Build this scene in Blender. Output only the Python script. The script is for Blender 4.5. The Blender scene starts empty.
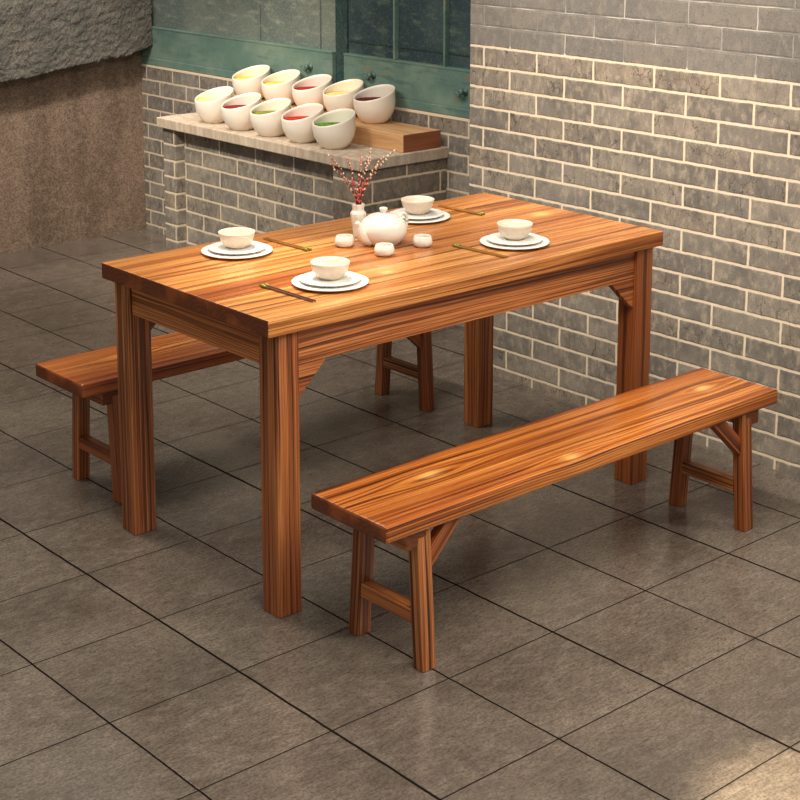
import bpy, bmesh, math, random
from mathutils import Vector, Matrix, noise
random.seed(11)
C = bpy.context.scene.collection
PI = math.pi

# ------------------------------------------------------------------ helpers
def lin(r, g, b):
    f = lambda c: (c/255)/12.92 if c/255 <= .04045 else (((c/255)+.055)/1.055)**2.4
    return (f(r), f(g), f(b), 1)

def link(name, bm, mats, parent=None, loc=None, mat=None, smooth=False):
    me = bpy.data.meshes.new(name)
    bmesh.ops.recalc_face_normals(bm, faces=bm.faces)
    bm.to_mesh(me); bm.free()
    if smooth:
        for p in me.polygons: p.use_smooth = True
    for m in (mats if isinstance(mats, (list, tuple)) else [mats]): me.materials.append(m)
    o = bpy.data.objects.new(name, me); C.objects.link(o)
    if parent: o.parent = parent
    if mat is not None: o.matrix_basis = mat
    elif loc is not None: o.location = loc
    return o

def thing(name, label, cat, loc=(0, 0, 0), group=None, rz=0):
    o = bpy.data.objects.new(name, None); C.objects.link(o)
    o.empty_display_size = .05
    o.location = loc; o.rotation_euler = (0, 0, rz)
    return tag(o, label, cat, group)

def tag(o, label, cat, group=None):
    o['label'] = label; o['category'] = cat
    if group: o['group'] = group
    return o

def structure(o, label=None):
    o['kind'] = 'structure'
    if label: o['label'] = label
    return o

def dup(root, loc, label, group=None):
    r = root.copy(); C.objects.link(r); r.location = loc; r['label'] = label
    if group: r['group'] = group
    for ch in list(root.children):
        c = ch.copy(); C.objects.link(c); c.parent = r
        for g in list(ch.children):
            d = g.copy(); C.objects.link(d); d.parent = c
    return r

def bm_box(x0, x1, y0, y1, z0, z1, bev=0., seg=2, bm=None):
    own = bm is None
    if own: bm = bmesh.new()
    r = bmesh.ops.create_cube(bm, size=1)
    for v in r['verts']:
        v.co = Vector((x0+(v.co.x+.5)*(x1-x0), y0+(v.co.y+.5)*(y1-y0), z0+(v.co.z+.5)*(z1-z0)))
    if bev:
        es = list({e for v in r['verts'] for e in v.link_edges})
        bmesh.ops.bevel(bm, geom=es, offset=bev, segments=seg, profile=.5, affect='EDGES')
    return bm

def bm_lathe(profile, n=48, sharp=None, bm=None):
    if bm is None: bm = bmesh.new()
    rings = []
    for r, z in profile:
        if r < 1e-6: rings.append([bm.verts.new((0, 0, z))])
        else: rings.append([bm.verts.new((r*math.cos(2*PI*k/n), r*math.sin(2*PI*k/n), z)) for k in range(n)])
    for a, b in zip(rings, rings[1:]):
        for k in range(n):
            j = (k+1) % n
            q = [a[k % len(a)], a[j % len(a)], b[j % len(b)], b[k % len(b)]]
            u = []
            for v in q:
                if v not in u: u.append(v)
            if len(u) >= 3: bm.faces.new(u)
    return bm

def bm_tube(pts, radii, n=10, bm=None, cap=True, flat=1.):
    if bm is None: bm = bmesh.new()
    pts = [Vector(p) for p in pts]
    if not isinstance(radii, (list, tuple)): radii = [radii]*len(pts)
    rings = []; up = Vector((0, 0, 1))
    for i, p in enumerate(pts):
        t = (pts[min(i+1, len(pts)-1)]-pts[max(i-1, 0)]).normalized()
        s = t.cross(up)
        if s.length < 1e-3: s = t.cross(Vector((0, 1, 0)))
        s.normalize(); w = s.cross(t)
        rings.append([bm.verts.new(p+(s*math.cos(2*PI*k/n)*flat+w*math.sin(2*PI*k/n))*radii[i]) for k in range(n)])
    for a, b in zip(rings, rings[1:]):
        for k in range(n): bm.faces.new([a[k], a[(k+1) % n], b[(k+1) % n], b[k]])
    if cap:
        bm.faces.new(rings[0]); bm.faces.new(rings[-1])
    return bm

def spline(pts, m=8):
    """Catmull-Rom through the points."""
    P = [Vector(p) for p in pts]; P = [P[0]*2-P[1]]+P+[P[-1]*2-P[-2]]
    out = []
    for i in range(1, len(P)-2):
        for k in range(m):
            t = k/m
            out.append(.5*((2*P[i])+(P[i+1]-P[i-1])*t+(2*P[i-1]-5*P[i]+4*P[i+1]-P[i+2])*t*t+(3*P[i]-P[i-1]-3*P[i+1]+P[i+2])*t**3))
    out.append(P[-2]); return out

# ------------------------------------------------------------------ node helper
class N:
    def __init__(s, name):
        s.m = bpy.data.materials.new(name); s.m.use_nodes = True
        s.t = s.m.node_tree; s.b = s.t.nodes['Principled BSDF']
    def new(s, kind, **kw):
        n = s.t.nodes.new(kind)
        for k, v in kw.items(): setattr(n, k, v)
        return n
    def put(s, sock, v):
        if isinstance(v, bpy.types.NodeSocket): s.t.links.new(v, sock)
        elif v is not None: sock.default_value = v
    def math(s, op, a, b=None, c=None, clamp=False):
        n = s.new('ShaderNodeMath', operation=op, use_clamp=clamp)
        s.put(n.inputs[0], a)
        if b is not None: s.put(n.inputs[1], b)
        if c is not None: s.put(n.inputs[2], c)
        return n.outputs[0]
    def vec(s, op, a, b):
        n = s.new('ShaderNodeVectorMath', operation=op); s.put(n.inputs[0], a); s.put(n.inputs[1], b); return n.outputs[0]
    def obj(s): return s.new('ShaderNodeTexCoord').outputs['Object']
    def rand(s): return s.new('ShaderNodeObjectInfo').outputs['Random']
    def sep(s, v):
        n = s.new('ShaderNodeSeparateXYZ'); s.put(n.inputs[0], v); return n.outputs
    def comb(s, x, y, z):
        n = s.new('ShaderNodeCombineXYZ')
        for i, v in enumerate((x, y, z)): s.put(n.inputs[i], v)
        return n.outputs[0]
    def noise(s, v, scale=5, detail=4, rough=.55, dist=0):
        n = s.new('ShaderNodeTexNoise'); s.put(n.inputs['Vector'], v)
        n.inputs['Scale'].default_value = scale; n.inputs['Detail'].default_value = detail
        n.inputs['Roughness'].default_value = rough; n.inputs['Distortion'].default_value = dist
        return n.outputs['Fac']
    def white(s, v):
        n = s.new('ShaderNodeTexWhiteNoise', noise_dimensions='3D'); s.put(n.inputs['Vector'], v); return n.outputs['Value']
    def ramp(s, f, stops, interp='LINEAR'):
        n = s.new('ShaderNodeValToRGB'); n.color_ramp.interpolation = interp
        e = n.color_ramp.elements
        while len(e) > 1: e.remove(e[-1])
        e[0].position = stops[0][0]; e[0].color = stops[0][1]
        for p, c in stops[1:]:
            q = e.new(p); q.color = c
        s.put(n.inputs[0], f); return n.outputs[0]
    def rng(s, f, a, b, c=0., d=1., smooth=True):
        n = s.new('ShaderNodeMapRange', interpolation_type='SMOOTHSTEP' if smooth else 'LINEAR')
        for i, v in enumerate((f, a, b, c, d)): s.put(n.inputs[i], v)
        return n.outputs[0]
    def mix(s, f, a, b, mode='MIX'):
        n = s.new('ShaderNodeMix', data_type='RGBA', blend_type=mode)
        s.put(n.inputs[0], f); s.put(n.inputs[6], a); s.put(n.inputs[7], b); return n.outputs[2]
    def bump(s, h, strength=.3, dist=.01):
        n = s.new('ShaderNodeBump'); s.put(n.inputs['Height'], h)
        n.inputs['Strength'].default_value = strength; n.inputs['Distance'].default_value = dist
        s.t.links.new(n.outputs[0], s.b.inputs['Normal'])
    def out(s, col=None, rough=None, spec=None, **kw):
        if col is not None: s.put(s.b.inputs['Base Color'], col)
        if rough is not None: s.put(s.b.inputs['Roughness'], rough)
        if spec is not None: s.put(s.b.inputs['Specular IOR Level'], spec)
        for k, v in kw.items(): s.put(s.b.inputs[k], v)
        return s.m

def plain(name, col, rough=.5, spec=.5, **kw): return N(name).out(col, rough, spec, **kw)

# ------------------------------------------------------------------ materials
def wood(name, pitch=.011, plank=None, knots=(), light=(228, 156, 84), mid=(188, 108, 48), dark=(88, 40, 16), rough=.36, warp=1., zc=.9, deep=1.):
    """Burnt-pine grain running along local X; `knots` are (x, y, size) in local metres."""
    n = N(name); P = n.obj(); R = n.rand()
    P = n.vec('ADD', P, n.comb(n.math('MULTIPLY', R, 0 if knots else 3.7), 0, 0))
    x, y, z = n.sep(P)
    if plank:
        pid = n.math('FLOOR', n.math('DIVIDE', n.math('ADD', y, 10.0), plank))
        pr = n.white(n.comb(pid, n.math('FLOOR', n.math('MULTIPLY', R, 9)), 3.1))
    else:
        pr = R
    slow = n.noise(n.comb(n.math('ADD', n.math('MULTIPLY', x, .9), n.math('MULTIPLY', pr, 31.)), n.math('MULTIPLY', y, 6.), n.math('MULTIPLY', z, 3.)), 1., 2, .5)
    fine = n.noise(n.comb(n.math('MULTIPLY', x, 3.5), n.math('MULTIPLY', y, 30.), n.math('MULTIPLY', z, 30.)), 1., 2, .5)
    t = n.math('ADD', y, n.math('MULTIPLY', z, zc))
    t = n.math('ADD', t, n.math('MULTIPLY', slow, .085*warp))
    t = n.math('ADD', t, n.math('MULTIPLY', fine, .006))
    t = n.math('ADD', t, n.math('MULTIPLY', pr, .37))
    heart = None
    for kx, ky, ks in knots:
        dx = n.math('DIVIDE', n.math('SUBTRACT', x, kx), 3.2*ks); dy = n.math('DIVIDE', n.math('SUBTRACT', y, ky), ks)
        d2 = n.math('ADD', n.math('MULTIPLY', dx, dx), n.math('MULTIPLY', dy, dy))
        g = n.math('EXPONENT', n.math('MULTIPLY', d2, -.6))
        t = n.math('SUBTRACT', t, n.math('MULTIPLY', g, n.math('MULTIPLY', n.math('TANH', n.math('MULTIPLY', n.math('SUBTRACT', y, ky), 60.)), ks*.8)))
        ex = n.math('ABSOLUTE', n.math('DIVIDE', n.math('SUBTRACT', x, kx), 1.5*ks))
        h = n.math('EXPONENT', n.math('MULTIPLY', n.math('ADD', n.math('MULTIPLY', ex, ex), n.math('MULTIPLY', dy, dy)), -2.2))
        heart = h if heart is None else n.math('ADD', heart, h, clamp=True)
    t = n.math('ADD', t, n.math('MULTIPLY', n.noise(n.comb(n.math('MULTIPLY', x, .25), n.math('MULTIPLY', t, .34/pitch), n.math('MULTIPLY', pr, 3.)), 1., 1, .5), pitch*3.2))
    prof = [(0, (.0, .0, .0, 1)), (.45, (.14, .14, .14, 1)), (.74, (1, 1, 1, 1)), (.83, (.85, .85, .85, 1)), (.93, (.05, .05, .05, 1)), (1, (.0, .0, .0, 1))]
    ring = n.ramp(n.math('FRACT', n.math('DIVIDE', t, pitch)), prof)
    ring2 = n.ramp(n.math('FRACT', n.math('DIVIDE', t, pitch*.37)), prof)
    band = n.noise(n.comb(n.math('MULTIPLY', x, 1.1), n.math('MULTIPLY', t, .30/pitch), n.math('MULTIPLY', pr, 9.)), 1., 3, .6)
    irr = n.noise(n.comb(n.math('MULTIPLY', x, .7), n.math('MULTIPLY', t, .85/pitch), n.math('MULTIPLY', pr, 17.)), 1., 4, .65)
    ringv = n.math('ADD', n.math('MULTIPLY', ring, n.rng(band, .40, .66, .08, .85)), n.math('MULTIPLY', ring2, n.rng(band, .38, .6, .62, .34)))
    ringv = n.math('ADD', ringv, n.rng(irr, .46, .64, -.10, .55), clamp=True)
    ringv = n.math('MULTIPLY', ringv, deep, clamp=True)
    col = n.ramp(ringv, [(0, lin(*light)), (.42, lin(*mid)), (1., lin(*dark))])
    tone = n.noise(n.comb(n.math('MULTIPLY', x, .8), n.math('MULTIPLY', t, .11/pitch), n.math('MULTIPLY', pr, 5.)), 1., 3, .5)
    col = n.mix(n.rng(tone, .36, .66, 0., .75), col, n.mix(1., col, lin(192, 150, 120), 'MULTIPLY'))
    if plank:
        col = n.mix(n.rng(pr, .3, .9, 0., .55), col, n.mix(1., col, lin(204, 164, 136), 'MULTIPLY'))
        seam = n.math('MULTIPLY', n.math('PINGPONG', n.math('DIVIDE', n.math('ADD', y, 10.), plank), .5), plank)
        col = n.mix(n.rng(seam, .0006, .0018, .55, 0.), col, lin(60, 26, 12))
    streak = n.noise(n.comb(n.math('MULTIPLY', x, 9.), n.math('MULTIPLY', y, 420.), n.math('MULTIPLY', z, 420.)), 1., 2, .6)
    col = n.mix(n.rng(streak, .35, .7, 0., .38), col, n.mix(1., col, lin(178, 132, 104), 'MULTIPLY'))
    if heart is not None:
        col = n.mix(n.math('MULTIPLY', n.math('MULTIPLY', heart, .8), n.rng(n.math('ADD', fine, n.math('MULTIPLY', ringv, -.25)), .30, .55, .15, 1.)), col, lin(240, 192, 112))
    n.bump(n.math('ADD', n.math('MULTIPLY', ringv, -.6), n.math('MULTIPLY', streak, .3)), .25, .0012)
    return n.out(col, n.rng(ringv, 0, 1, rough-.04, rough+.1), .5)

def end_grain(name, c=(98, 52, 27)):
    n = N(name); x, y, z = n.sep(n.obj())
    r = n.math('SQRT', n.math('ADD', n.math('POWER', n.math('SUBTRACT', n.math('MODULO', n.math('ADD', y, 10.), .12), .06), 2.), n.math('POWER', n.math('ADD', z, .05), 2.)))
    rr = n.math('FRACT', n.math('ADD', n.math('DIVIDE', r, .012), n.math('MULTIPLY', n.noise(n.obj(), 14, 3), 1.4)))
    g = n.noise(n.obj(), 220, 3, .6)
    col = n.mix(n.rng(rr, .2, .9, 0, .55), lin(*c), lin(c[0]*.55, c[1]*.5, c[2]*.5))
    col = n.mix(n.rng(g, .35, .7, 0, .35), col, lin(c[0]*1.35, c[1]*1.3, c[2]*1.2))
    col = n.mix(n.rng(n.noise(n.obj(), 13, 3), .46, .66, 0, .6), col, lin(c[0]*1.6, c[1]*1.6, c[2]*1.5))
    return n.out(col, .5, .35)

END = end_grain('end_grain')
W_BEAM = wood('pine_beam', .0125, light=(204, 134, 76), mid=(150, 86, 42), dark=(56, 26, 11), warp=.25)
W_LEG = wood('pine_leg', .0115, light=(202, 134, 78), mid=(152, 90, 47), dark=(58, 29, 13), warp=.22)
W_TABLE = wood('pine_tabletop', .033, plank=.1231, knots=((.602, .024, .034), (-.20, -.21, .020)), warp=.8, zc=2.6, light=(234, 176, 104), mid=(202, 134, 68), dark=(82, 40, 15), rough=.27, deep=.85)
W_SEAT = wood('pine_seat', .0215, plank=.1331, knots=((.561, .013, .028), (-.4315, .031, .034), (-.097, -.106, .024)), warp=.45, zc=2.4,
              light=(222, 148, 74), mid=(178, 100, 40), dark=(72, 32, 11), rough=.25)

def bricks(name, y0, z0, L, H, fade=None, base=(132, 123, 112), axis='y'):
    """Running-bond brickwork in world metres; u runs along Y, along X, or round a corner."""
    n = N(name); P = n.obj(); x, y, z = n.sep(P)
    u = {'y': y, 'x': x}.get(axis) or n.math('SUBTRACT', y, x)
    wob = n.noise(P, 26, 3); wob2 = n.noise(n.vec('ADD', P, (7.3, 2.1, 4.4)), 26, 3)
    u = n.math('ADD', u, n.math('MULTIPLY', n.math('SUBTRACT', wob, .5), .006))
    zz = n.math('ADD', z, n.math('MULTIPLY', n.math('SUBTRACT', wob2, .5), .006))
    v = n.math('DIVIDE', n.math('SUBTRACT', zz, z0-H*20), H)
    row = n.math('FLOOR', v)
    par = n.math('MULTIPLY', n.math('MODULO', row, 2.), .5)
    w = n.math('ADD', n.math('DIVIDE', n.math('SUBTRACT', u, y0-L*40), L), par)
    cell = n.math('FLOOR', w)
    fv = n.math('FRACT', v); fw = n.math('FRACT', w)
    dv = n.math('MULTIPLY', n.math('MINIMUM', fv, n.math('SUBTRACT', 1., fv)), H)
    dw = n.math('MULTIPLY', n.math('MINIMUM', fw, n.math('SUBTRACT', 1., fw)), L)
    d = n.math('MINIMUM', dv, dw)
    mort = n.rng(d, .0030, .0054, 1., 0.)
    rnd = n.white(n.comb(row, cell, 1.7)); rnd2 = n.white(n.comb(row, cell, 8.3))
    blot = n.noise(P, 9, 5, .65); grain = n.noise(P, 150, 3, .65)
    wear = n.noise(n.comb(n.math('MULTIPLY', x, 46.), n.math('MULTIPLY', y, 46.), n.math('MULTIPLY', z, 30.)), 1., 4, .6)
    b = base
    col = n.mix(rnd, lin(b[0]*.86, b[1]*.86, b[2]*.87), lin(b[0]*1.08, b[1]*1.07, b[2]*1.05))
    col = n.mix(n.rng(rnd2, .6, 1., 0., .35), col, lin(b[0]*1.08, b[1]*1.0, b[2]*.9))
    col = n.mix(n.rng(blot, .4, .66, 0., .7), col, lin(b[0]*.70, b[1]*.70, b[2]*.71))
    col = n.mix(n.rng(wear, .46, .7, 0., .55), col, lin(b[0]*1.3, b[1]*1.27, b[2]*1.2))
    col = n.mix(n.rng(grain, .4, .7, 0., .35), col, lin(b[0]*.6, b[1]*.6, b[2]*.6))
    crack = n.new('ShaderNodeTexVoronoi', feature='DISTANCE_TO_EDGE'); n.put(crack.inputs['Vector'], n.vec('ADD', n.vec('MULTIPLY', P, (1., 1.6, 1.)), n.comb(0, n.math('MULTIPLY', blot, .12), n.math('MULTIPLY', wob, .1)))); crack.inputs['Scale'].default_value = 13
    col = n.mix(n.math('MULTIPLY', n.rng(crack.outputs[0], .0, .03, .75, 0.), n.rng(rnd2, .25, .5)), col, lin(66, 58, 50))
    mcol = n.mix(n.noise(P, 60, 3), lin(192, 172, 146), lin(226, 207, 181))
    if fade:
        k = n.rng(n.math('ADD', z, n.math('MULTIPLY', n.math('SUBTRACT', blot, .5), .03)), fade, fade+.012)
        mort = n.rng(n.math('ADD', d, n.math('MULTIPLY', k, .0024)), .0030, .0050, 1., 0.)
        mcol = n.mix(k, mcol, n.mix(n.rng(n.noise(P, 7, 3), .4, .65), lin(128, 122, 114), lin(190, 182, 170)))
        col = n.mix(n.math('MULTIPLY', k, .6), col, n.mix(n.rng(grain, .3, .7), lin(92, 89, 85), lin(124, 120, 114)))
    col = n.mix(mort, col, mcol)
    hgt = n.math('ADD', n.math('MULTIPLY', n.rng(d, .003, .008), .5), n.math('ADD', n.math('MULTIPLY', grain, .35), n.math('MULTIPLY', blot, .3)))
    n.bump(hgt, .5, .004)
    return n.out(col, .85, .25)

BR_RIGHT = bricks('brick_right', .955, .034, .2532, .0708, fade=1.168)
BR_BACK = bricks('brick_back', 3.552, .0315, .2278, .0725, base=(138, 131, 122))
BR_INFILL = bricks('brick_infill', 2.883, .0175, .2575, .0705, base=(142, 134, 123))
BR_PIER = bricks('brick_pier', 1.262, .0225, .29, .0712, base=(140, 131, 120), axis='corner')
BR_PIER_END = bricks('brick_pier_end', 1.684, .028, .346, .084, base=(128, 118, 106), axis='x')

def floor_mat():
    n = N('floor_tiles'); P = n.obj(); x, y, z = n.sep(P)
    wob = n.math('MULTIPLY', n.math('SUBTRACT', n.noise(P, 18, 3), .5), .005)
    T = .334
    u = n.math('DIVIDE', n.math('ADD', n.math('ADD', x, wob), 20*T-.477), T)
    v = n.math('DIVIDE', n.math('ADD', n.math('ADD', y, n.math('MULTIPLY', wob, .5)), 20*T-.204), T)
    du = n.math('MULTIPLY', n.math('PINGPONG', u, .5), T); dv = n.math('MULTIPLY', n.math('PINGPONG', v, .5), T)
    iu = n.math('FLOOR', u); iv = n.math('FLOOR', v)
    near = n.math('MODULO', n.math('FLOOR', n.math('ADD', u, .5)), 2.)   # every second long joint is wider
    wu = n.math('ADD', .0036, n.math('MULTIPLY', n.math('SUBTRACT', 1., near), .0012))
    ju = n.rng(n.math('DIVIDE', du, wu), .45, 1.1, 1., 0.)
    jv = n.rng(dv, .0012, .0028, .95, 0.)
    j = n.math('MAXIMUM', ju, jv)
    rnd = n.white(n.comb(iu, iv, 2.))
    big = n.noise(P, 3.2, 4, .6); med = n.noise(n.vec('MULTIPLY', P, (1., 1.8, 1.)), 15, 6, .7); gr = n.noise(P, 150, 3, .7)
    str_ = n.noise(n.vec('MULTIPLY', P, (1., 3.2, 1.)), 42, 4, .7)
    pit = n.noise(n.vec('MULTIPLY', P, (1., 2.4, 1.)), 60, 4, .7)
    col = n.mix(n.rng(big, .3, .7), lin(92, 82, 73), lin(120, 108, 96))
    col = n.mix(n.rng(med, .42, .68, 0., .6), col, lin(136, 124, 111))
    col = n.mix(n.rng(str_, .45, .64, 0., .55), col, lin(70, 61, 54))
    col = n.mix(n.rng(gr, .42, .62, 0., .5), col, lin(62, 54, 47))
    col = n.mix(n.rng(pit, .60, .68, 0., .7), col, lin(50, 42, 36))
    col = n.mix(n.math('MULTIPLY', rnd, .16), col, lin(60, 55, 52))
    col = n.mix(j, col, lin(26, 20, 16))
    n.bump(n.math('ADD', n.math('MULTIPLY', j, -1.), n.math('ADD', n.math('MULTIPLY', med, .04), n.math('MULTIPLY', gr, .04))), .3, .002)
    return n.out(col, n.math('ADD', n.rng(big, .3, .7, .15, .26), n.math('MULTIPLY', j, .6)), n.math('MULTIPLY', n.math('SUBTRACT', 1., j), .55))
FLOOR = floor_mat()

def concrete(name, a, b, c, streak=True):
    n = N(name); P = n.obj(); x, y, z = n.sep(P)
    big = n.noise(n.comb(n.math('MULTIPLY', x, 7.), n.math('MULTIPLY', y, 7.), n.math('MULTIPLY', z, 1.6 if streak else 7.)), 1., 5, .6)
    med = n.noise(P, 30, 5, .7); gr = n.noise(P, 170, 3, .7)
    col = n.mix(n.rng(big, .32, .7), lin(*a), lin(*b))
    col = n.mix(n.rng(med, .42, .7, 0, .45), col, lin(*c))
    col = n.mix(n.rng(gr, .4, .62, 0, .65), col, lin(a[0]*.55, a[1]*.53, a[2]*.5))
    n.bump(n.math('ADD', med, n.math('MULTIPLY', gr, .6)), .6, .006)
    return n.out(col, .9, .2)
CONCRETE = concrete('brown_concrete', (114, 95, 80), (146, 124, 106), (170, 148, 128))
ROCK = concrete('grey_rough_render', (90, 87, 81), (116, 109, 100), (84, 94, 87), False)

def slab_mat():
    n = N('pale_stone'); P = n.obj(); x, y, z = n.sep(P)
    s = n.noise(n.comb(n.math('MULTIPLY', x, 40.), n.math('MULTIPLY', y, 40.), n.math('MULTIPLY', z, 9.)), 1., 4, .6)
    gr = n.noise(P, 160, 3, .6); bl = n.noise(P, 7, 4, .6)
    col = n.mix(n.rng(s, .35, .7), lin(176, 158, 138), lin(204, 188, 168))
    col = n.mix(n.rng(bl, .45, .7, 0, .5), col, lin(160, 141, 122))
    col = n.mix(n.rng(gr, .42, .7, 0, .4), col, lin(140, 122, 104))
    n.bump(n.math('ADD', s, gr), .3, .003)
    return n.out(col, .8, .3)
SLAB = slab_mat()

def teal_mat(name, a=(88, 116, 108), b=(114, 138, 124), c=(66, 92, 88), rust=.5):
    n = N(name); P = n.obj(); x, y, z = n.sep(P)
    big = n.noise(P, 6, 5, .6); gr = n.noise(P, 120, 3, .65)
    bru = n.noise(n.comb(n.math('MULTIPLY', x, 8.), n.math('MULTIPLY', y, 8.), n.math('MULTIPLY', z, 40.)), 1., 4, .6)
    col = n.mix(n.rng(big, .35, .68), lin(*a), lin(*b))
    col = n.mix(n.rng(bru, .48, .7, 0, .6), col, lin(*c))
    col = n.mix(n.rng(gr, .45, .7, 0, .35), col, lin(110, 128, 112))
    spots = n.noise(n.vec('ADD', P, (3., 1.4, 9.)), 15, 2, .5)
    col = n.mix(n.rng(spots, .64, .72, 0, rust), col, lin(142, 96, 52))
    n.bump(n.math('ADD', bru, gr), .3, .002)
    return n.out(col, .6, .35)
TEAL = teal_mat('worn_teal_paint')
TEAL_DARK = teal_mat('dark_teal_paint', (30, 54, 56), (38, 64, 64), (20, 34, 40), 0)
TEAL_PALE = teal_mat('faded_teal_paint', (92, 120, 110), (116, 136, 124), (80, 104, 98), .15)

def pane_mat(name, a, b, c, rough):
    n = N(name); P = n.obj(); x, y, z = n.sep(P)
    h = n.noise(n.comb(n.math('MULTIPLY', x, 10.), n.math('MULTIPLY', y, 9.), n.math('MULTIPLY', z, 30.)), 1., 5, .65)
    gr = n.noise(P, 140, 3, .7); big = n.noise(P, 5, 3, .5)
    col = n.mix(n.rng(big, .35, .65), lin(*a), lin(*b))
    col = n.mix(n.rng(h, .5, .72, 0, .7), col, lin(*c))
    col = n.mix(n.rng(gr, .48, .72, 0, .35), col, lin(c[0]*1.25, c[1]*1.2, c[2]*1.15))
    n.bump(h, .15, .002)
    return n.out(col, rough, .4)
PANE = pane_mat('dusty_dark_glass', (44, 60, 68), (60, 78, 80), (96, 112, 100), .45)
PANE_PALE = pane_mat('grimy_pale_glass', (92, 104, 100), (110, 120, 112), (152, 154, 140), .7)

CERAMIC = plain('warm_white_ceramic', lin(238, 226, 210), .25, .5)
PORCELAIN = plain('bright_porcelain', lin(230, 225, 214), .18, .5)
PLATE = plain('white_plate_glaze', lin(228, 225, 218), .2, .5)
BOWL_CREAM = plain('cream_stoneware', lin(218, 203, 184), .35, .45)
METAL = plain('dark_bronze', lin(84, 108, 100), .45, .5, Metallic=.2)
STEM = plain('dark_twig_bark', lin(92, 48, 38), .7)
BUD_PALE = plain('cream_bud', lin(238, 205, 180), .6)
BUD_PINK = plain('coral_bud', lin(228, 134, 112), .6)
BUD_RED = plain('red_bud', lin(206, 74, 62), .55)
TEA = plain('pale_tea', lin(186, 160, 112), .08)
def stick_mat(name, a, b):
    n = N(name); x, y, z = n.sep(n.obj())
    f = n.noise(n.comb(n.math('MULTIPLY', x, 9.), n.math('MULTIPLY', y, 300.), n.math('MULTIPLY', z, 300.)), 1., 3)
    return n.out(n.mix(n.rng(f, .3, .7), lin(*a), lin(*b)), .35, .5)
STICK = stick_mat('bamboo_stick', (150, 102, 40), (104, 62, 24))
STICK_DARK = stick_mat('dark_stick', (94, 54, 24), (60, 32, 16))
TIP = plain('olive_gold_end', lin(128, 122, 44), .3, .5, Metallic=.3)
def block_mat(name, a, b, c, along='y'):
    n = N(name); x, y, z = n.sep(n.obj())
    if along == 'x': x, y = y, x
    f = n.noise(n.comb(n.math('MULTIPLY', x, 26.), n.math('MULTIPLY', y, 2.4), n.math('MULTIPLY', z, 26.)), 1., 5, .6)
    g = n.noise(n.comb(n.math('MULTIPLY', x, 160.), n.math('MULTIPLY', y, 9.), n.math('MULTIPLY', z, 160.)), 1., 3, .6)
    col = n.mix(n.rng(f, .3, .7), lin(*a), lin(*b))
    return n.out(n.mix(n.rng(g, .45, .7, 0, .4), col, lin(*c)), .5, .4)
BLOCK = block_mat('light_wood_block', (184, 136, 92), (214, 170, 124), (160, 110, 70))
BLOCK_END = block_mat('red_brown_block_end', (128, 74, 46), (150, 90, 58), (110, 60, 36), 'x')

def soup_mat(name, a, b, scale=30, rough=.55):
    n = N(name); f = n.noise(n.obj(), scale, 4, .6)
    n.bump(f, .25, .004)
    return n.out(n.mix(n.rng(f, .35, .65), lin(*a), lin(*b)), rough, .03)

# ------------------------------------------------------------------ wooden beams
def beam(name, p0, p1, w, h, parent, mats, up=(0, 0, 1), bev=.0025, cut=None):
    """Beam from p0 to p1; local X is the grain. w across, h along `up`."""
    p0, p1 = Vector(p0), Vector(p1); d = p1-p0; L = d.length; d.normalize()
    u = Vector(up); u = (u-d*u.dot(d)).normalized(); s = u.cross(d)
    M = Matrix((d, s, u)).transposed().to_4x4(); M.translation = (p0+p1)/2
    bm = bm_box(-L/2, L/2, -w/2, w/2, -h/2, h/2)
    if cut:                                      # shear the ends flush with a plane z = const in parent space
        for v in bm.verts:
            q = M @ v.co
            tz = p0.z if v.co.x < 0 else p1.z
            k = (tz-q.z)/d.z
            v.co.x += k
    bmesh.ops.bevel(bm, geom=list(bm.edges), offset=bev, segments=2, profile=.5, affect='EDGES')
    bm.normal_update()
    for f in bm.faces: f.material_index = 1 if abs(f.normal.x) > .8 else 0
    return link(name, bm, mats, parent, mat=M)

# ------------------------------------------------------------------ dining table
TX, TY, TH, TT = 1.4086, .7383, .75, .0429
table = thing('dining_table', 'long carbonised pine dining table laid for four with tea set', 'table', (0, 0, 0))
beam('tabletop', (0, TY/2, TH-TT/2), (TX, TY/2, TH-TT/2), TY, TT, table, [W_TABLE, END], bev=.003)
LW = .0676; ZU = TH-TT
LX0, LX1, LY0, LY1 = .0302, 1.3784, .0122, .7261
for x in (LX0+LW/2, LX1-LW/2):
    for y in (LY0+LW/2, LY1-LW/2):
        beam('leg', (x, y, 0), (x, y, ZU), LW, LW, table, [W_LEG, END], up=(0, 1, 0))
for y in (LY0+.010+.0125, LY1-.010-.0125):
    beam('apron', (LX0+LW, y, (.618+ZU)/2), (LX1-LW, y, (.618+ZU)/2), .025, ZU-.618, table, [W_BEAM, END])
for x in (LX0+.010+.0125, LX1-.010-.0125):
    beam('apron', (x, LY0+LW, (.617+ZU)/2), (x, LY1-LW, (.617+ZU)/2), .025, ZU-.617, table, [W_BEAM, END])
def bracket(x0, sgn, y, parent):
    bm = bmesh.new(); t = .011
    prof = [(0, 0), (0, -.080), (.008, -.080), (.088, -.006), (.088, 0)]
    a = [bm.verts.new((px*sgn, -t, pz)) for px, pz in prof]; b = [bm.verts.new((px*sgn, t, pz)) for px, pz in prof]
    bm.faces.new(a); bm.faces.new(b[::-1])
    for i in range(5): bm.faces.new([a[i], a[(i+1) % 5], b[(i+1) % 5], b[i]])
    bmesh.ops.bevel(bm, geom=list(bm.edges), offset=.0015, segments=1, affect='EDGES')
    link('bracket', bm, W_BEAM, parent, loc=(x0, y, .618))
for y in (LY0+.0225, LY1-.0225):
    bracket(LX0+LW, 1, y, table); bracket(LX1-LW, -1, y, table)

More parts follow.
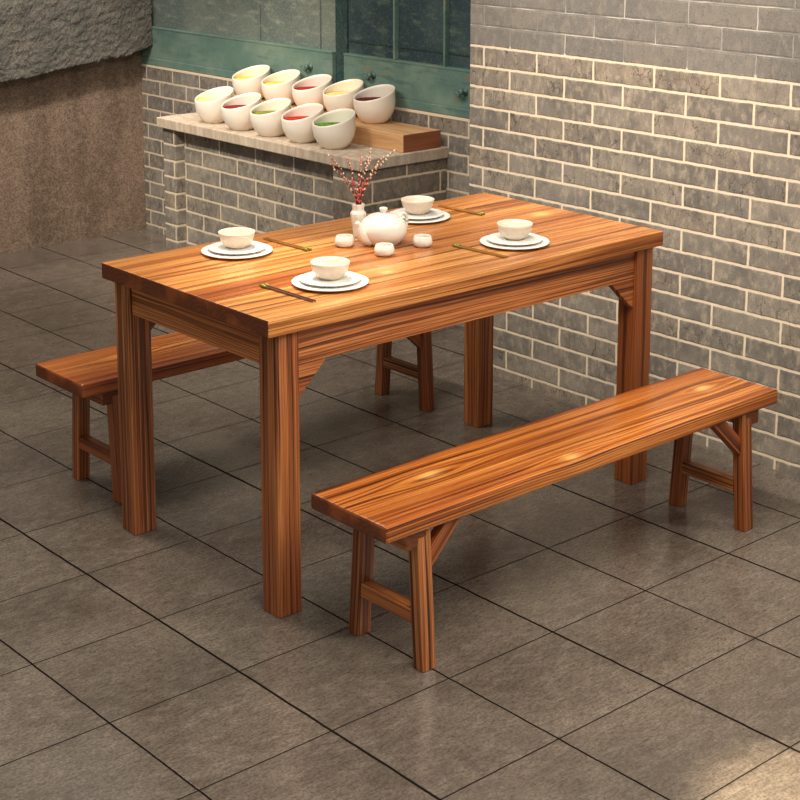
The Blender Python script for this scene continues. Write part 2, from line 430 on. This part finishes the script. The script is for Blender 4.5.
# ------------------------------------------------------------------ benches
def make_bench():
    L, W, H, T = 1.4198, .2661, .369, .0403
    b = thing('wooden_bench', 'long pine bench standing alone in front of the dining table', 'bench', (.0171, -.3951, 0), 'pine benches beside the table')
    beam('seat', (0, W/2, H-T/2), (L, W/2, H-T/2), W, T, b, [W_SEAT, END], bev=.006)
    zt = H-T
    for x in (.117, 1.289):
        for yb, yt, s in ((.0025, .0235, -1), (.2325, .2095, 1)):
            beam('leg', (x, yb, 0), (x, yt, zt), .040, .035, b, [W_LEG, END], up=(0, 1, 0), cut=True)
        beam('stretcher', (x, .030, .1195), (x, .2095, .1195), .034, .034, b, [W_BEAM, END])
    for x0, x1 in ((.066, .125), (1.281, 1.340)):
        bm = bm_box(-.122, .122, -(x1-x0)/2, (x1-x0)/2, -.0185, .0185, .002)
        bm.normal_update()
        for f in bm.faces: f.material_index = 1 if abs(f.normal.x) > .8 else 0
        link('cleat', bm, [W_BEAM, END], b, mat=Matrix.Translation(((x0+x1)/2, .127, zt-.0185)) @ Matrix.Rotation(PI/2, 4, 'Z'))
    for y in (.0215,):
        for p0, p1 in (((.132, y, .246), (.215, y, zt+.002)), ((1.274, y, .234), (1.166, y, zt+.004))):
            p0, p1 = Vector(p0), Vector(p1); d = p1-p0; Ln = d.length; d.normalize()
            s = Vector((0, 1, 0)); u = s.cross(d) if d.x > 0 else -s.cross(d)
            u = Vector((-d.z, 0, d.x)) if d.x > 0 else Vector((d.z, 0, -d.x))
            M = Matrix((d, u.cross(d), u)).transposed().to_4x4(); M.translation = (p0+p1)/2
            bm = bm_box(-Ln/2, Ln/2, -.013, .013, -.018, .018)
            for v in bm.verts:                    # ends cut to the leg face and the seat underside
                q = M @ v.co
                if v.co.x > 0: v.co.x += (zt-q.z)/d.z
                else: v.co.x += ((.136 if d.x > 0 else 1.270)-q.x)/d.x
            bmesh.ops.bevel(bm, geom=list(bm.edges), offset=.0015, segments=1, affect='EDGES')
            link('brace', bm, [W_BEAM], b, mat=M)
    return b
bench = make_bench()
dup(bench, (.0163, .8936, 0), 'long pine bench behind the dining table, partly hidden by its legs', 'pine benches beside the table')

# ------------------------------------------------------------------ tableware on the table
def bm_plate(R, h, foot):
    r0 = R*foot
    pr = [(0, .001), (r0*.96, .001), (r0*.97, 0), (r0+.002, 0), (r0+.004, h*.35), (R-.005, h-.0042), (R-.0008, h-.0028), (R, h-.0014), (R-.0008, h), (R-.004, h+.0002), (R-.016, h-.0014), (r0*.8, h-.002), (0, h-.0022)]
    return bm_lathe(pr, 72)
def bm_bowl():
    o = [(0, .002), (.021, .002), (.022, 0), (.025, 0), (.0265, .003), (.0365, .0095), (.044, .022), (.048, .035), (.0498, .0432)]
    i = [(.0490, .0440), (.0473, .0437), (.045, .035), (.041, .0225), (.033, .0115), (.02, .0065), (0, .0055)]
    return bm_lathe(o+i, 56)
settings = [(.3315, .5885), (.3140, .1630), (.9860, .5875), (.9705, .1670)]
where = ['left of the vase, in front of the brick counter', 'nearest the front left table corner', 'directly behind the white teapot', 'near the right end of the table']
protos = None
for (x, y), w in zip(settings, where):
    labs = ('larger white plate under the setting ' + w, 'smaller white plate under the bowl ' + w, 'cream rice bowl on stacked plates ' + w)
    zs = (TH+.0002, TH+.0080, TH+.0160)
    if protos is None:
        protos = (link('dinner_plate', bm_plate(.0970, .0100, .62), PLATE, loc=(x, y, zs[0]), smooth=True),
                  link('side_plate', bm_plate(.0780, .0100, .60), PLATE, loc=(x, y, zs[1]), smooth=True),
                  link('rice_bowl', bm_bowl(), BOWL_CREAM, loc=(x, y, zs[2]), smooth=True))
        for o, l, c, g in zip(protos, labs, ('plate', 'plate', 'bowl'), ('large plates on the table', 'small plates on the table', 'rice bowls on the table')):
            tag(o, l, c, g)
    else:
        for o, l, z in zip(protos, labs, zs): dup(o, (x, y, z), l)

def stick_pair(a, b, mat, near, far):
    a, b = Vector((*a, TH)), Vector((*b, TH)); d = (b-a); L = d.length; ang = math.atan2(d.y, d.x)
    s = Vector((-d.y, d.x, 0)).normalized()
    for k, lab in ((-1, near), (1, far)):
        o = thing('chopstick', lab, 'chopstick', tuple((a+b)/2+s*.0052*k), 'chopsticks on the table', ang+k*.008)
        bm = bm_tube([(-L/2, 0, .0030), (L/2-.022, 0, .0034)], [.0020, .0028], 8)
        link('shaft', bm, mat, o, smooth=False)
        e = link('end_cap', bm_tube([(L/2-.0225, 0, .0036), (L/2-.017, 0, .0046), (L/2-.008, 0, .0050), (L/2, 0, .0040)], [.0030, .0044, .0048, .0036], 10), TIP, o, smooth=True)
        e['label'] = 'olive gold chopstick end'
# second point is the capped end
stick_pair((.4842, .670), (.4913, .476), STICK, 'chopstick beside the back left plates, the one nearer the vase', 'chopstick beside the back left plates, the one nearer those plates')
stick_pair((.1806, .058), (.1744, .260), STICK_DARK, 'dark chopstick beside the front left plates, the one nearer the table end', 'dark chopstick beside the front left plates, the one nearer those plates')
stick_pair((1.1499, .670), (1.1605, .489), STICK, 'chopstick right of the plates behind the teapot, the one nearer the brick wall', 'chopstick right of the plates behind the teapot, the one nearer those plates')
stick_pair((.8393, .066), (.8279, .258), STICK, 'chopstick left of the right end plates, the one nearer the teacups', 'chopstick left of the right end plates, the one nearer those plates')

# teapot
tp = thing('teapot', 'white porcelain teapot with round lid knob among the teacups', 'teapot', (.6998, .4092, TH+.0002))
prof = [(0, .003), (.036, .003), (.037, 0), (.041, 0), (.0435, .004), (.055, .014), (.0635, .028), (.0660, .042), (.0635, .057), (.056, .0685), (.047, .0755), (.0445, .0767), (.044, .075), (.0, .072)]
link('body', bm_lathe(prof, 64), PORCELAIN, tp, smooth=True)
lid = link('lid', bm_lathe([(0, .0755), (.043, .0755), (.0435, .0772), (.0405, .0800), (.031, .0838), (.016, .0868), (0, .0876)], 48), PORCELAIN, tp, smooth=True)
link('knob', bm_lathe([(0, .086), (.0085, .086), (.007, .090), (.0095, .0945), (.0118, .0985), (.0105, .1025), (.005, .104), (0, .1043)], 32), PORCELAIN, lid, smooth=True)
sd = Vector((-.955, .10, 0))
pts = spline([sd*.046+Vector((0, 0, .018)), sd*.066+Vector((0, 0, .026)), sd*.079+Vector((0, 0, .044)), sd*.084+Vector((0, 0, .061)), sd*.092+Vector((0, 0, .0715))], 6)
link('spout', bm_tube(pts, [.019-.0122*min(1, k/(len(pts)-4)) for k in range(len(pts))], 16), PORCELAIN, tp, smooth=True)
pts = spline([-sd*.052+Vector((0, 0, .067)), -sd*.068+Vector((0, 0, .078)), -sd*.080+Vector((0, 0, .070)), -sd*.082+Vector((0, 0, .050)), -sd*.073+Vector((0, 0, .030)), -sd*.057+Vector((0, 0, .023))], 6)
link('handle', bm_tube(pts, .0050, 12), PORCELAIN, tp, smooth=True)

# teacups
cups = [(.5993, .4561, 'white teacup left of the teapot, nearest the vase'), (.6142, .3054, 'white teacup in front of the teapot, the nearest one to the bench'), (.7606, .3151, 'white teacup right of the teapot')]
cp = [(0, .002), (.016, .002), (.017, 0), (.0195, 0), (.0258, .006), (.0278, .0135), (.0268, .021), (.0240, .0272), (.0232, .0300), (.0218, .0300), (.0226, .0262), (.0246, .019), (.0248, .0125), (.019, .0055), (0, .0045)]
cup0 = None
for x, y, l in cups:
    if cup0 is None:
        cup0 = tag(link('teacup', bm_lathe(cp, 40), PORCELAIN, loc=(x, y, TH+.0002), smooth=True), l, 'cup', 'teacups round the teapot')
    else: dup(cup0, (x, y, TH+.0002), l)

# faceted vase
vx, vy = .7017, .5209
vp = [(0, .003), (.010, .003), (.0105, 0), (.0130, 0), (.0138, .003), (.0165, .03), (.0222, .060), (.0228, .067), (.0205, .0725), (.0165, .0765), (.0162, .082), (.0190, .0945), (.0180, .0955), (.0148, .086), (.0140, .0765), (.0105, .03), (0, .012)]
vase = tag(link('vase', bm_lathe(vp, 8), PORCELAIN, loc=(vx, vy, TH+.0002)), 'small faceted white vase holding budded twigs behind the teapot', 'vase')

# budded twigs: tip (sideways, height above the rim), depth, bud material
RV = Vector((.753, -.658, 0)); FV = Vector((.658, .753, 0))
bud_bm = {}
def bud_mesh(mat):
    if mat.name not in bud_bm:
        bm = bmesh.new(); bmesh.ops.create_uvsphere(bm, u_segments=10, v_segments=7, radius=.0028)
        for v in bm.verts: v.co.z *= 1.25
        me = bpy.data.meshes.new('bud'); bm.to_mesh(me); bm.free(); me.materials.append(mat)
        for p in me.polygons: p.use_smooth = True
        bud_bm[mat.name] = me
    return bud_bm[mat.name]
twigs = [(-.081, .142, -.012, 'PINK', 12, 'budded twig arching furthest left out of the white vase'),
         (-.077, .112, .010, 'PINK', 11, 'coral twig arching left just below the longest left twig'),
         (-.030, .128, .018, 'PINK', 11, 'short coral twig leaning slightly left out of the vase'),
         (.010, .146, -.02, 'PINK', 13, 'upright coral twig in the middle of the vase'),
         (.036, .156, .01, 'PALE', 13, 'tallest upright twig with cream buds in the vase'),
         (.034, .128, .03, 'PALE', 11, 'cream budded twig just right of the middle of the vase'),
         (.072, .138, -.014, 'PALE', 12, 'cream budded twig leaning right out of the vase, second longest'),
         (.102, .150, .016, 'PALE', 13, 'cream budded twig reaching furthest right out of the vase'),
         (.060, .118, .004, 'PINK', 10, 'low coral twig leaning right out of the vase'),
         (-.016, .070, -.014, 'RED', 10, 'short red twig low on the left of the vase mouth'),
         (.004, .078, .014, 'RED', 11, 'short red twig standing upright in the vase mouth'),
         (.024, .074, -.010, 'RED', 10, 'short red twig low on the right of the vase mouth')]
mats = {'RED': BUD_RED, 'PINK': BUD_PINK, 'PALE': BUD_PALE}
for i, (dx, dz, dd, mk, nb, lab) in enumerate(twigs):
    t = thing('budded_twig', lab, 'twig', (vx, vy, TH+.094), 'budded twigs in the vase')
    tip = RV*dx+FV*dd+Vector((0, 0, dz))
    a = 2*PI*i/len(twigs)
    foot = Vector((math.cos(a)*.006, math.sin(a)*.006, -.06)); neck = Vector((math.cos(a)*.007, math.sin(a)*.007, .0))+RV*dx*.04
    pts = spline([foot, neck, tip*.5+Vector((0, 0, dz*.13)), tip], 7)
    link('stem', bm_tube(pts, [.0016-.0009*k/(len(pts)-1) for k in range(len(pts))], 6), STEM, t, smooth=True)
    top = [p for p in pts if p.z > .006]
    for k in range(nb):
        f = k/(nb-1)*(len(top)-1); q = top[int(f)]
        if int(f)+1 < len(top): q = q.lerp(top[int(f)+1], f-int(f))
        m = mats[mk] if mk != 'PALE' or k > 3 else BUD_PINK
        if mk == 'PINK' and k % 3 == 2: m = BUD_PALE
        if mk != 'RED' and k == 0: m = BUD_RED
        side = Vector((random.uniform(-1, 1), random.uniform(-1, 1), random.uniform(-.3, .6)))*.0028
        if k == nb-1: side *= 0
        o = bpy.data.objects.new('bud', bud_mesh(m)); C.objects.link(o); o.parent = t
        o.location = q+side; o.rotation_euler = (random.uniform(-.5, .5), random.uniform(-.5, .5), 0)
        s = random.uniform(.75, 1.1); o.scale = (s, s, s)

# ------------------------------------------------------------------ stone counter
SX0, SY0, SY1, SZ0, SZ1 = 1.619, 1.612, 3.004, .6633, .707
counter = thing('brick_counter', 'low brick counter with pale stone top holding the soup bowls', 'counter', (1.84, 2.31, 0))
off = Vector((-1.84, -2.31, 0))
def cbox(name, x0, x1, y0, y1, z0, z1, m, bev=.003):
    o = link(name, bm_box(x0, x1, y0, y1, z0, z1, bev), m, counter)      # mesh kept in world metres for the brick courses
    o.location = off; return o
cbox('stone_top', SX0, 2.062, SY0, SY1, SZ0, SZ1, SLAB, .004)
cbox('brick_pier', 1.640, 2.062, 2.891, 2.986, 0, SZ0, BR_PIER, .002)
cbox('brick_pier', 1.632, 2.062, 1.624, 1.795, 0, SZ0, BR_PIER_END, .002)
cbox('brick_panel', 1.686, 2.062, 1.795, 2.891, 0, SZ0, BR_INFILL, 0)

# wooden riser behind the front row
BT = .7765
bm = bm_box(1.8385, 2.0326, 1.6242, 2.86, SZ1+.0002, BT, .002)
bm.normal_update()
for f in bm.faces: f.material_index = 1 if abs(f.normal.y) > .8 else 0
tag(link('wooden_riser', bm, [BLOCK, BLOCK_END]), 'long light wood block raising the back row of bowls', 'wood block')

# slanted soup bowls (low lip towards the front of the counter, -X)
def bm_soup_bowl(R=.084, hc=.119, k=.310):
    bm = bmesh.new(); n = 56
    base = [(0, .003), (.036, .003), (.037, 0), (.043, 0)]
    def rad(z):                                   # outer radius by height
        t = min(1, max(0, z/.092)); return .044+(R-.044)*(1-(1-t)**2.5)**.92-max(0, z-.092)*.045
    rings = []
    for r, z in base: rings.append([Vector((r*math.cos(2*PI*i/n), r*math.sin(2*PI*i/n), z)) for i in range(n)])
    S = 16
    def top(c, r): return hc+k*r*c
    for j in range(S+1):
        ring = []
        for i in range(n):
            a = 2*PI*i/n; c = math.cos(a); z = .003+(top(c, R*.98)-.003)*(j/S); r = rad(z)
            ring.append(Vector((r*c, r*math.sin(a), z)))
        rings.append(ring)
    th = .0042
    for j in range(S, 0, -1):
        ring = []
        for i in range(n):
            a = 2*PI*i/n; c = math.cos(a); z = .009+(top(c, R*.98)+(.0006 if j == S else 0)-.009)*(j/S); r = max(.004, rad(z)-th-(.002 if j < S else .0))
            ring.append(Vector((r*c, r*math.sin(a), z)))
        rings.append(ring)
    rings.append([Vector((.03*math.cos(2*PI*i/n), .03*math.sin(2*PI*i/n), .0075)) for i in range(n)])
    vs = [[bm.verts.new(v) for v in r] if max(v.length for v in r) > .004 else [bm.verts.new(r[0])] for r in rings]
    for a, b in zip(vs, vs[1:]):
        for i in range(n):
            j = (i+1) % n; q = []
            for v in (a[i % len(a)], a[j % len(a)], b[j % len(b)], b[i % len(b)]):
                if v not in q: q.append(v)
            if len(q) > 2: bm.faces.new(q)
    bm.faces.new(vs[-1])
    return bm, rad
def bm_soup(rad, z, lumps):
    bm = bmesh.new(); n = 40; rings = []
    for j in range(9):
        r = (rad(z)-.0068)*j/8
        ring = []
        for i in range(n if j else 1):
            a = 2*PI*i/n; p = Vector((r*math.cos(a), r*math.sin(a), z))
            p.z += lumps*noise.noise(p*55) if j < 8 else 0
            ring.append(bm.verts.new(p))
        rings.append(ring)
    for a, b in zip(rings, rings[1:]):
        for i in range(n):
            j = (i+1) % n
            q = [a[i % len(a)], b[i], b[j]]+([a[j]] if len(a) > 1 else [])
            bm.faces.new(q)
    lo = bm_low = [bm.verts.new((v.co.x*.96, v.co.y*.96, z-.012)) for v in rings[-1]]
    for i in range(n): bm.faces.new([rings[-1][i], rings[-1][(i+1) % n], lo[(i+1) % n], lo[i]])
    bm.faces.new(lo)
    return bm
soups = [(1.734, 2.724, 0, (240, 226, 120), (246, 236, 160), 'pale yellow', 0.), (1.709, 2.492, 0, (110, 24, 20), (146, 34, 26), 'dark red', 0.),
         (1.707, 2.286, 0, (112, 116, 30), (142, 140, 46), 'olive green', .002), (1.713, 2.084, 0, (166, 34, 24), (200, 56, 36), 'bright red', .001),
         (1.717, 1.891, 0, (48, 108, 26), (120, 160, 60), 'leafy green', .005),
         (1.966, 2.776, 1, (222, 186, 60), (240, 208, 96), 'golden yellow', 0.), (1.966, 2.560, 1, (216, 180, 64), (234, 204, 100), 'mustard yellow', .001),
         (1.966, 2.345, 1, (136, 26, 20), (172, 42, 30), 'red', 0.), (1.966, 2.140, 1, (232, 206, 108), (242, 222, 140), 'light yellow', .001), (1.958, 1.934, 1, (78, 18, 18), (104, 28, 24), 'dark maroon', 0.)]
place = ['leftmost in front row', 'second in front row', 'middle of front row', 'fourth in front row', 'front row, right end',
         'leftmost in back row', 'second in back row', 'middle of back row', 'fourth in back row', 'back row, right end on wood block']
bowl0 = None
for (x, y, row, a, b, nm, lump), pl in zip(soups, place):
    z = BT+.0002 if row else SZ1+.0002
    lab = f'slanted white bowl of {nm} soup, {pl}'
    g = 'slanted soup bowls on the counter'
    if bowl0 is None:
        bm, RAD = bm_soup_bowl()
        bowl0 = tag(link('soup_bowl', bm, CERAMIC, loc=(x, y, z), smooth=True), lab, 'bowl', g); r = bowl0
    else:
        r = bowl0.copy(); C.objects.link(r); r.location = (x, y, z); r['label'] = lab
    s = link('soup', bm_soup(RAD, .0905-lump*.6, lump), soup_mat('soup_'+nm.replace(' ', '_'), a, b, 60 if lump > .003 else 24), r, smooth=True)
    s['label'] = nm + ' soup'

# ------------------------------------------------------------------ the setting
structure(link('floor', bm_box(-6, 7, -7, 4.2, -.05, 0), FLOOR))
structure(link('wall_right', bm_box(1.7336, 2.3, -.9, 1.150, 0, 2.7), BR_RIGHT))
structure(link('wall_back', bm_box(2.064, 2.3, 1.150, 3.95, 0, .818), BR_BACK))
structure(link('wall_left', bm_box(-6, 2.064, 3.826, 4.05, 0, 2.7), CONCRETE))
# mortar bed capping the low brickwork under the window
structure(link('trim_1', bm_box(2.0625, 2.3, 1.150, 3.95, .818, .829, .001), plain('cream_mortar', lin(222, 202, 174), .9, .2)))
# rough render overhanging the left wall
def overhang():
    bm = bmesh.new(); nx, nz = 300, 90; X0, X1 = .2, 2.063
    def low(x):
        ks = [(-3, .80), (1.26, .812), (1.41, .820), (1.618, .852), (1.917, .882), (2.07, .922)]
        for (a, p), (b, q) in zip(ks, ks[1:]):
            if a <= x <= b: return p+(q-p)*(x-a)/(b-a)
        return .8
    def disp(x, z):
        return .004*noise.noise(Vector((x*6, z*10, 1)))+.006*noise.noise(Vector((x*26, z*34, 4)))+.004*noise.noise(Vector((x*62, z*66, 9)))+.002*noise.noise(Vector((x*130, z*130, 2)))
    g = []
    for i in range(nx+1):
        x = X0+(X1-X0)*i/nx; l = low(x)+.005*noise.noise(Vector((x*9, 0, 7)))+.008*noise.noise(Vector((x*40, 3, 7)))+.006*noise.noise(Vector((x*95, 3, 2)))
        col = [Vector((x, 3.8255, l+.012))]
        for j in range(nz+1):
            z = l+(1.75-l)*(j/nz)**1.5; e = min(1, (j/5)**.7)
            col.append(Vector((x, 3.740-.02*e+disp(x, z), z)))
        col.append(Vector((x, 3.8255, 1.75)))
        g.append([bm.verts.new(v) for v in col])
    for a, b in zip(g, g[1:]):
        for j in range(len(a)-1): bm.faces.new([a[j], b[j], b[j+1], a[j+1]])
        bm.faces.new([a[-1], b[-1], b[0], a[0]])
    bm.faces.new(g[0]); bm.faces.new(g[-1])
    return bm
structure(link('trim_2', overhang(), ROCK))

# window over the counter: two casements of worn teal timber with dusty panes
win = bpy.data.objects.new('window_1', None); C.objects.link(win); win.location = (2.064, 2.4, .829)
structure(win, 'worn teal window over the counter'); wo = Vector((-2.064, -2.4, -.829))
def wbox(name, y0, y1, z0, z1, x0, x1, m, bev=.002, parent=None):
    o = link(name, bm_box(x0, x1, y0, y1, z0, z1, bev), m, parent or win)
    o.location = wo if parent is None else (0, 0, 0); return o
TOPZ = 2.2
def casement(y0, y1, mull, pane_m, rail_m, bar_m):
    f = wbox('bottom_rail', y0, y1, .866, 1.008, 2.068, 2.124, rail_m)
    wbox('sill', y0, y1, .829, .866, 2.064, 2.134, rail_m, .004)
    wbox('rail_bead', y0, y1, 1.008, 1.016, 2.066, 2.114, TEAL_PALE, .002)
    wbox('top_rail', y0, y1, TOPZ, TOPZ+.12, 2.068, 2.124, rail_m)
    ys = [y0]+list(mull)+[y1]
    for a, b in zip(ys, ys[1:]): wbox('pane', a, b, 1.016, TOPZ, 2.096, 2.102, pane_m, 0)
    for m in mull: wbox('mullion', m-.0055, m+.0055, 1.0, TOPZ, (2.074 if bar_m is TEAL else 2.086), 2.114, bar_m, .003)
casement(1.152, 2.262, (1.655, 1.952), PANE, TEAL, TEAL)
casement(2.338, 3.940, (2.45, 2.88), PANE_PALE, TEAL_PALE, PANE_PALE)
wbox('centre_post', 2.262, 2.338, .829, TOPZ+.12, 2.086, 2.124, TEAL_DARK)
wbox('horizontal_bar', 1.152, 2.262, 1.064, 1.074, 2.092, 2.104, TEAL_DARK, .001)
for y, z in ((2.485, .939), (2.069, .944), (1.526, .932)):
    h = link('catch', bm_lathe([(0, -.001), (.015, -.001), (.016, .003), (.007, .006), (.006, .014), (.011, .020), (.013, .026), (.009, .031), (0, .032)], 24), METAL, win,
             mat=Matrix.Translation(Vector((2.068, y, z))+wo) @ Matrix.Rotation(-PI/2, 4, 'Y'), smooth=True)
    link('lever', bm_tube([(-.006, 0, .019), (-.014, .010, .022), (-.004, .026, .023), (.002, .038, .022)], [.0055, .006, .006, .005], 10), METAL, h, smooth=True)
structure(link('wall_window_side', bm_box(2.064, 2.3, 1.150, 3.95, TOPZ+.12, 2.7), BR_BACK))
structure(link('wall_cavity', bm_box(2.27, 2.3, 1.150, 3.95, .829, TOPZ+.12), TEAL_DARK))

# ------------------------------------------------------------------ camera
cam = bpy.data.cameras.new('camera'); co = bpy.data.objects.new('camera', cam); C.objects.link(co)
cam.sensor_width = 36; cam.lens = 1599.635/800*36; cam.shift_y = -240.42/800; cam.clip_start = .05
co.location = (-2.1080, -2.8748, 1.7783); co.rotation_euler = (PI/2-.1811, 0, -.7180)
bpy.context.scene.camera = co

# ------------------------------------------------------------------ lights
def area(name, loc, target, size, power, col, sy=None, spread=PI):
    l = bpy.data.lights.new(name, 'AREA'); l.shape = 'RECTANGLE'; l.size = size; l.size_y = sy or size
    l.energy = power; l.color = col; l.spread = spread
    o = bpy.data.objects.new(name, l); C.objects.link(o); o.location = loc
    o.rotation_euler = (Vector(target)-Vector(loc)).to_track_quat('-Z', 'Y').to_euler()
    return o
def spot(name, loc, target, power, col, deg, blend, rad=.05):
    l = bpy.data.lights.new(name, 'SPOT'); l.energy = power; l.color = col; l.spot_size = math.radians(deg); l.spot_blend = blend; l.shadow_soft_size = rad
    o = bpy.data.objects.new(name, l); C.objects.link(o); o.location = loc
    o.rotation_euler = (Vector(target)-Vector(loc)).to_track_quat('-Z', 'Y').to_euler(); return o
WARM = (1., .92, .80)
area('side_key_light', (3.0, -2.1, 2.8), (.7, .2, .5), 1.3, 125, WARM, 1.0)  # added key light from the right; no window is known there
area('ceiling_lamp', (-.1, -1.3, 3.0), (.1, -.9, 0), 1.2, 70, WARM)
area('back_fill', (-.2, 1.9, 2.9), (.2, 1.5, 0), .9, 46, WARM)  # unseen overhead fill, added to lift the far bench and back floor
area('right_wall_fill', (.62, .38, 2.6), (1.73, .30, .70), 1.7, 12, (1., .94, .85), .12, math.radians(58))  # added fill, placed past the table to brighten the right brick wall
spot('table_downlight', (.42, .66, 2.7), (.34, .34, .75), 330, (1., .88, .68), 24, 1., .12)
spot('bowl_fill', (1.30, 2.85, 2.6), (1.70, 2.62, .75), 100, (1., .90, .76), 46, 1., .10)  # unseen spot added to light the soup bowls and slab
spot('counter_front_fill', (-.5, 1.7, 2.8), (1.75, 2.75, .5), 330, (1., .92, .80), 34, 1., .12)  # invented source aimed at the counter front to brighten its brickwork
spot('left_wall_fill', (1.0, 2.40, 3.0), (1.5, 3.82, .40), 340, (1., .91, .80), 44, 1., .10)  # added to brighten the left wall and cast shade below the overhang
spot('floor_downlight', (.45, -1.40, 2.4), (.34, -1.30, 0), 950, (1., .86, .62), 12.5, .7, .04)
w = bpy.data.worlds.new('world'); bpy.context.scene.world = w; w.use_nodes = True
w.node_tree.nodes['Background'].inputs[0].default_value = (1., .96, .90, 1); w.node_tree.nodes['Background'].inputs[1].default_value = .50

vs = bpy.context.scene.view_settings
vs.view_transform = 'Standard'; vs.look = 'None'; vs.gamma = 1; vs.use_curve_mapping = False; vs.exposure = 0
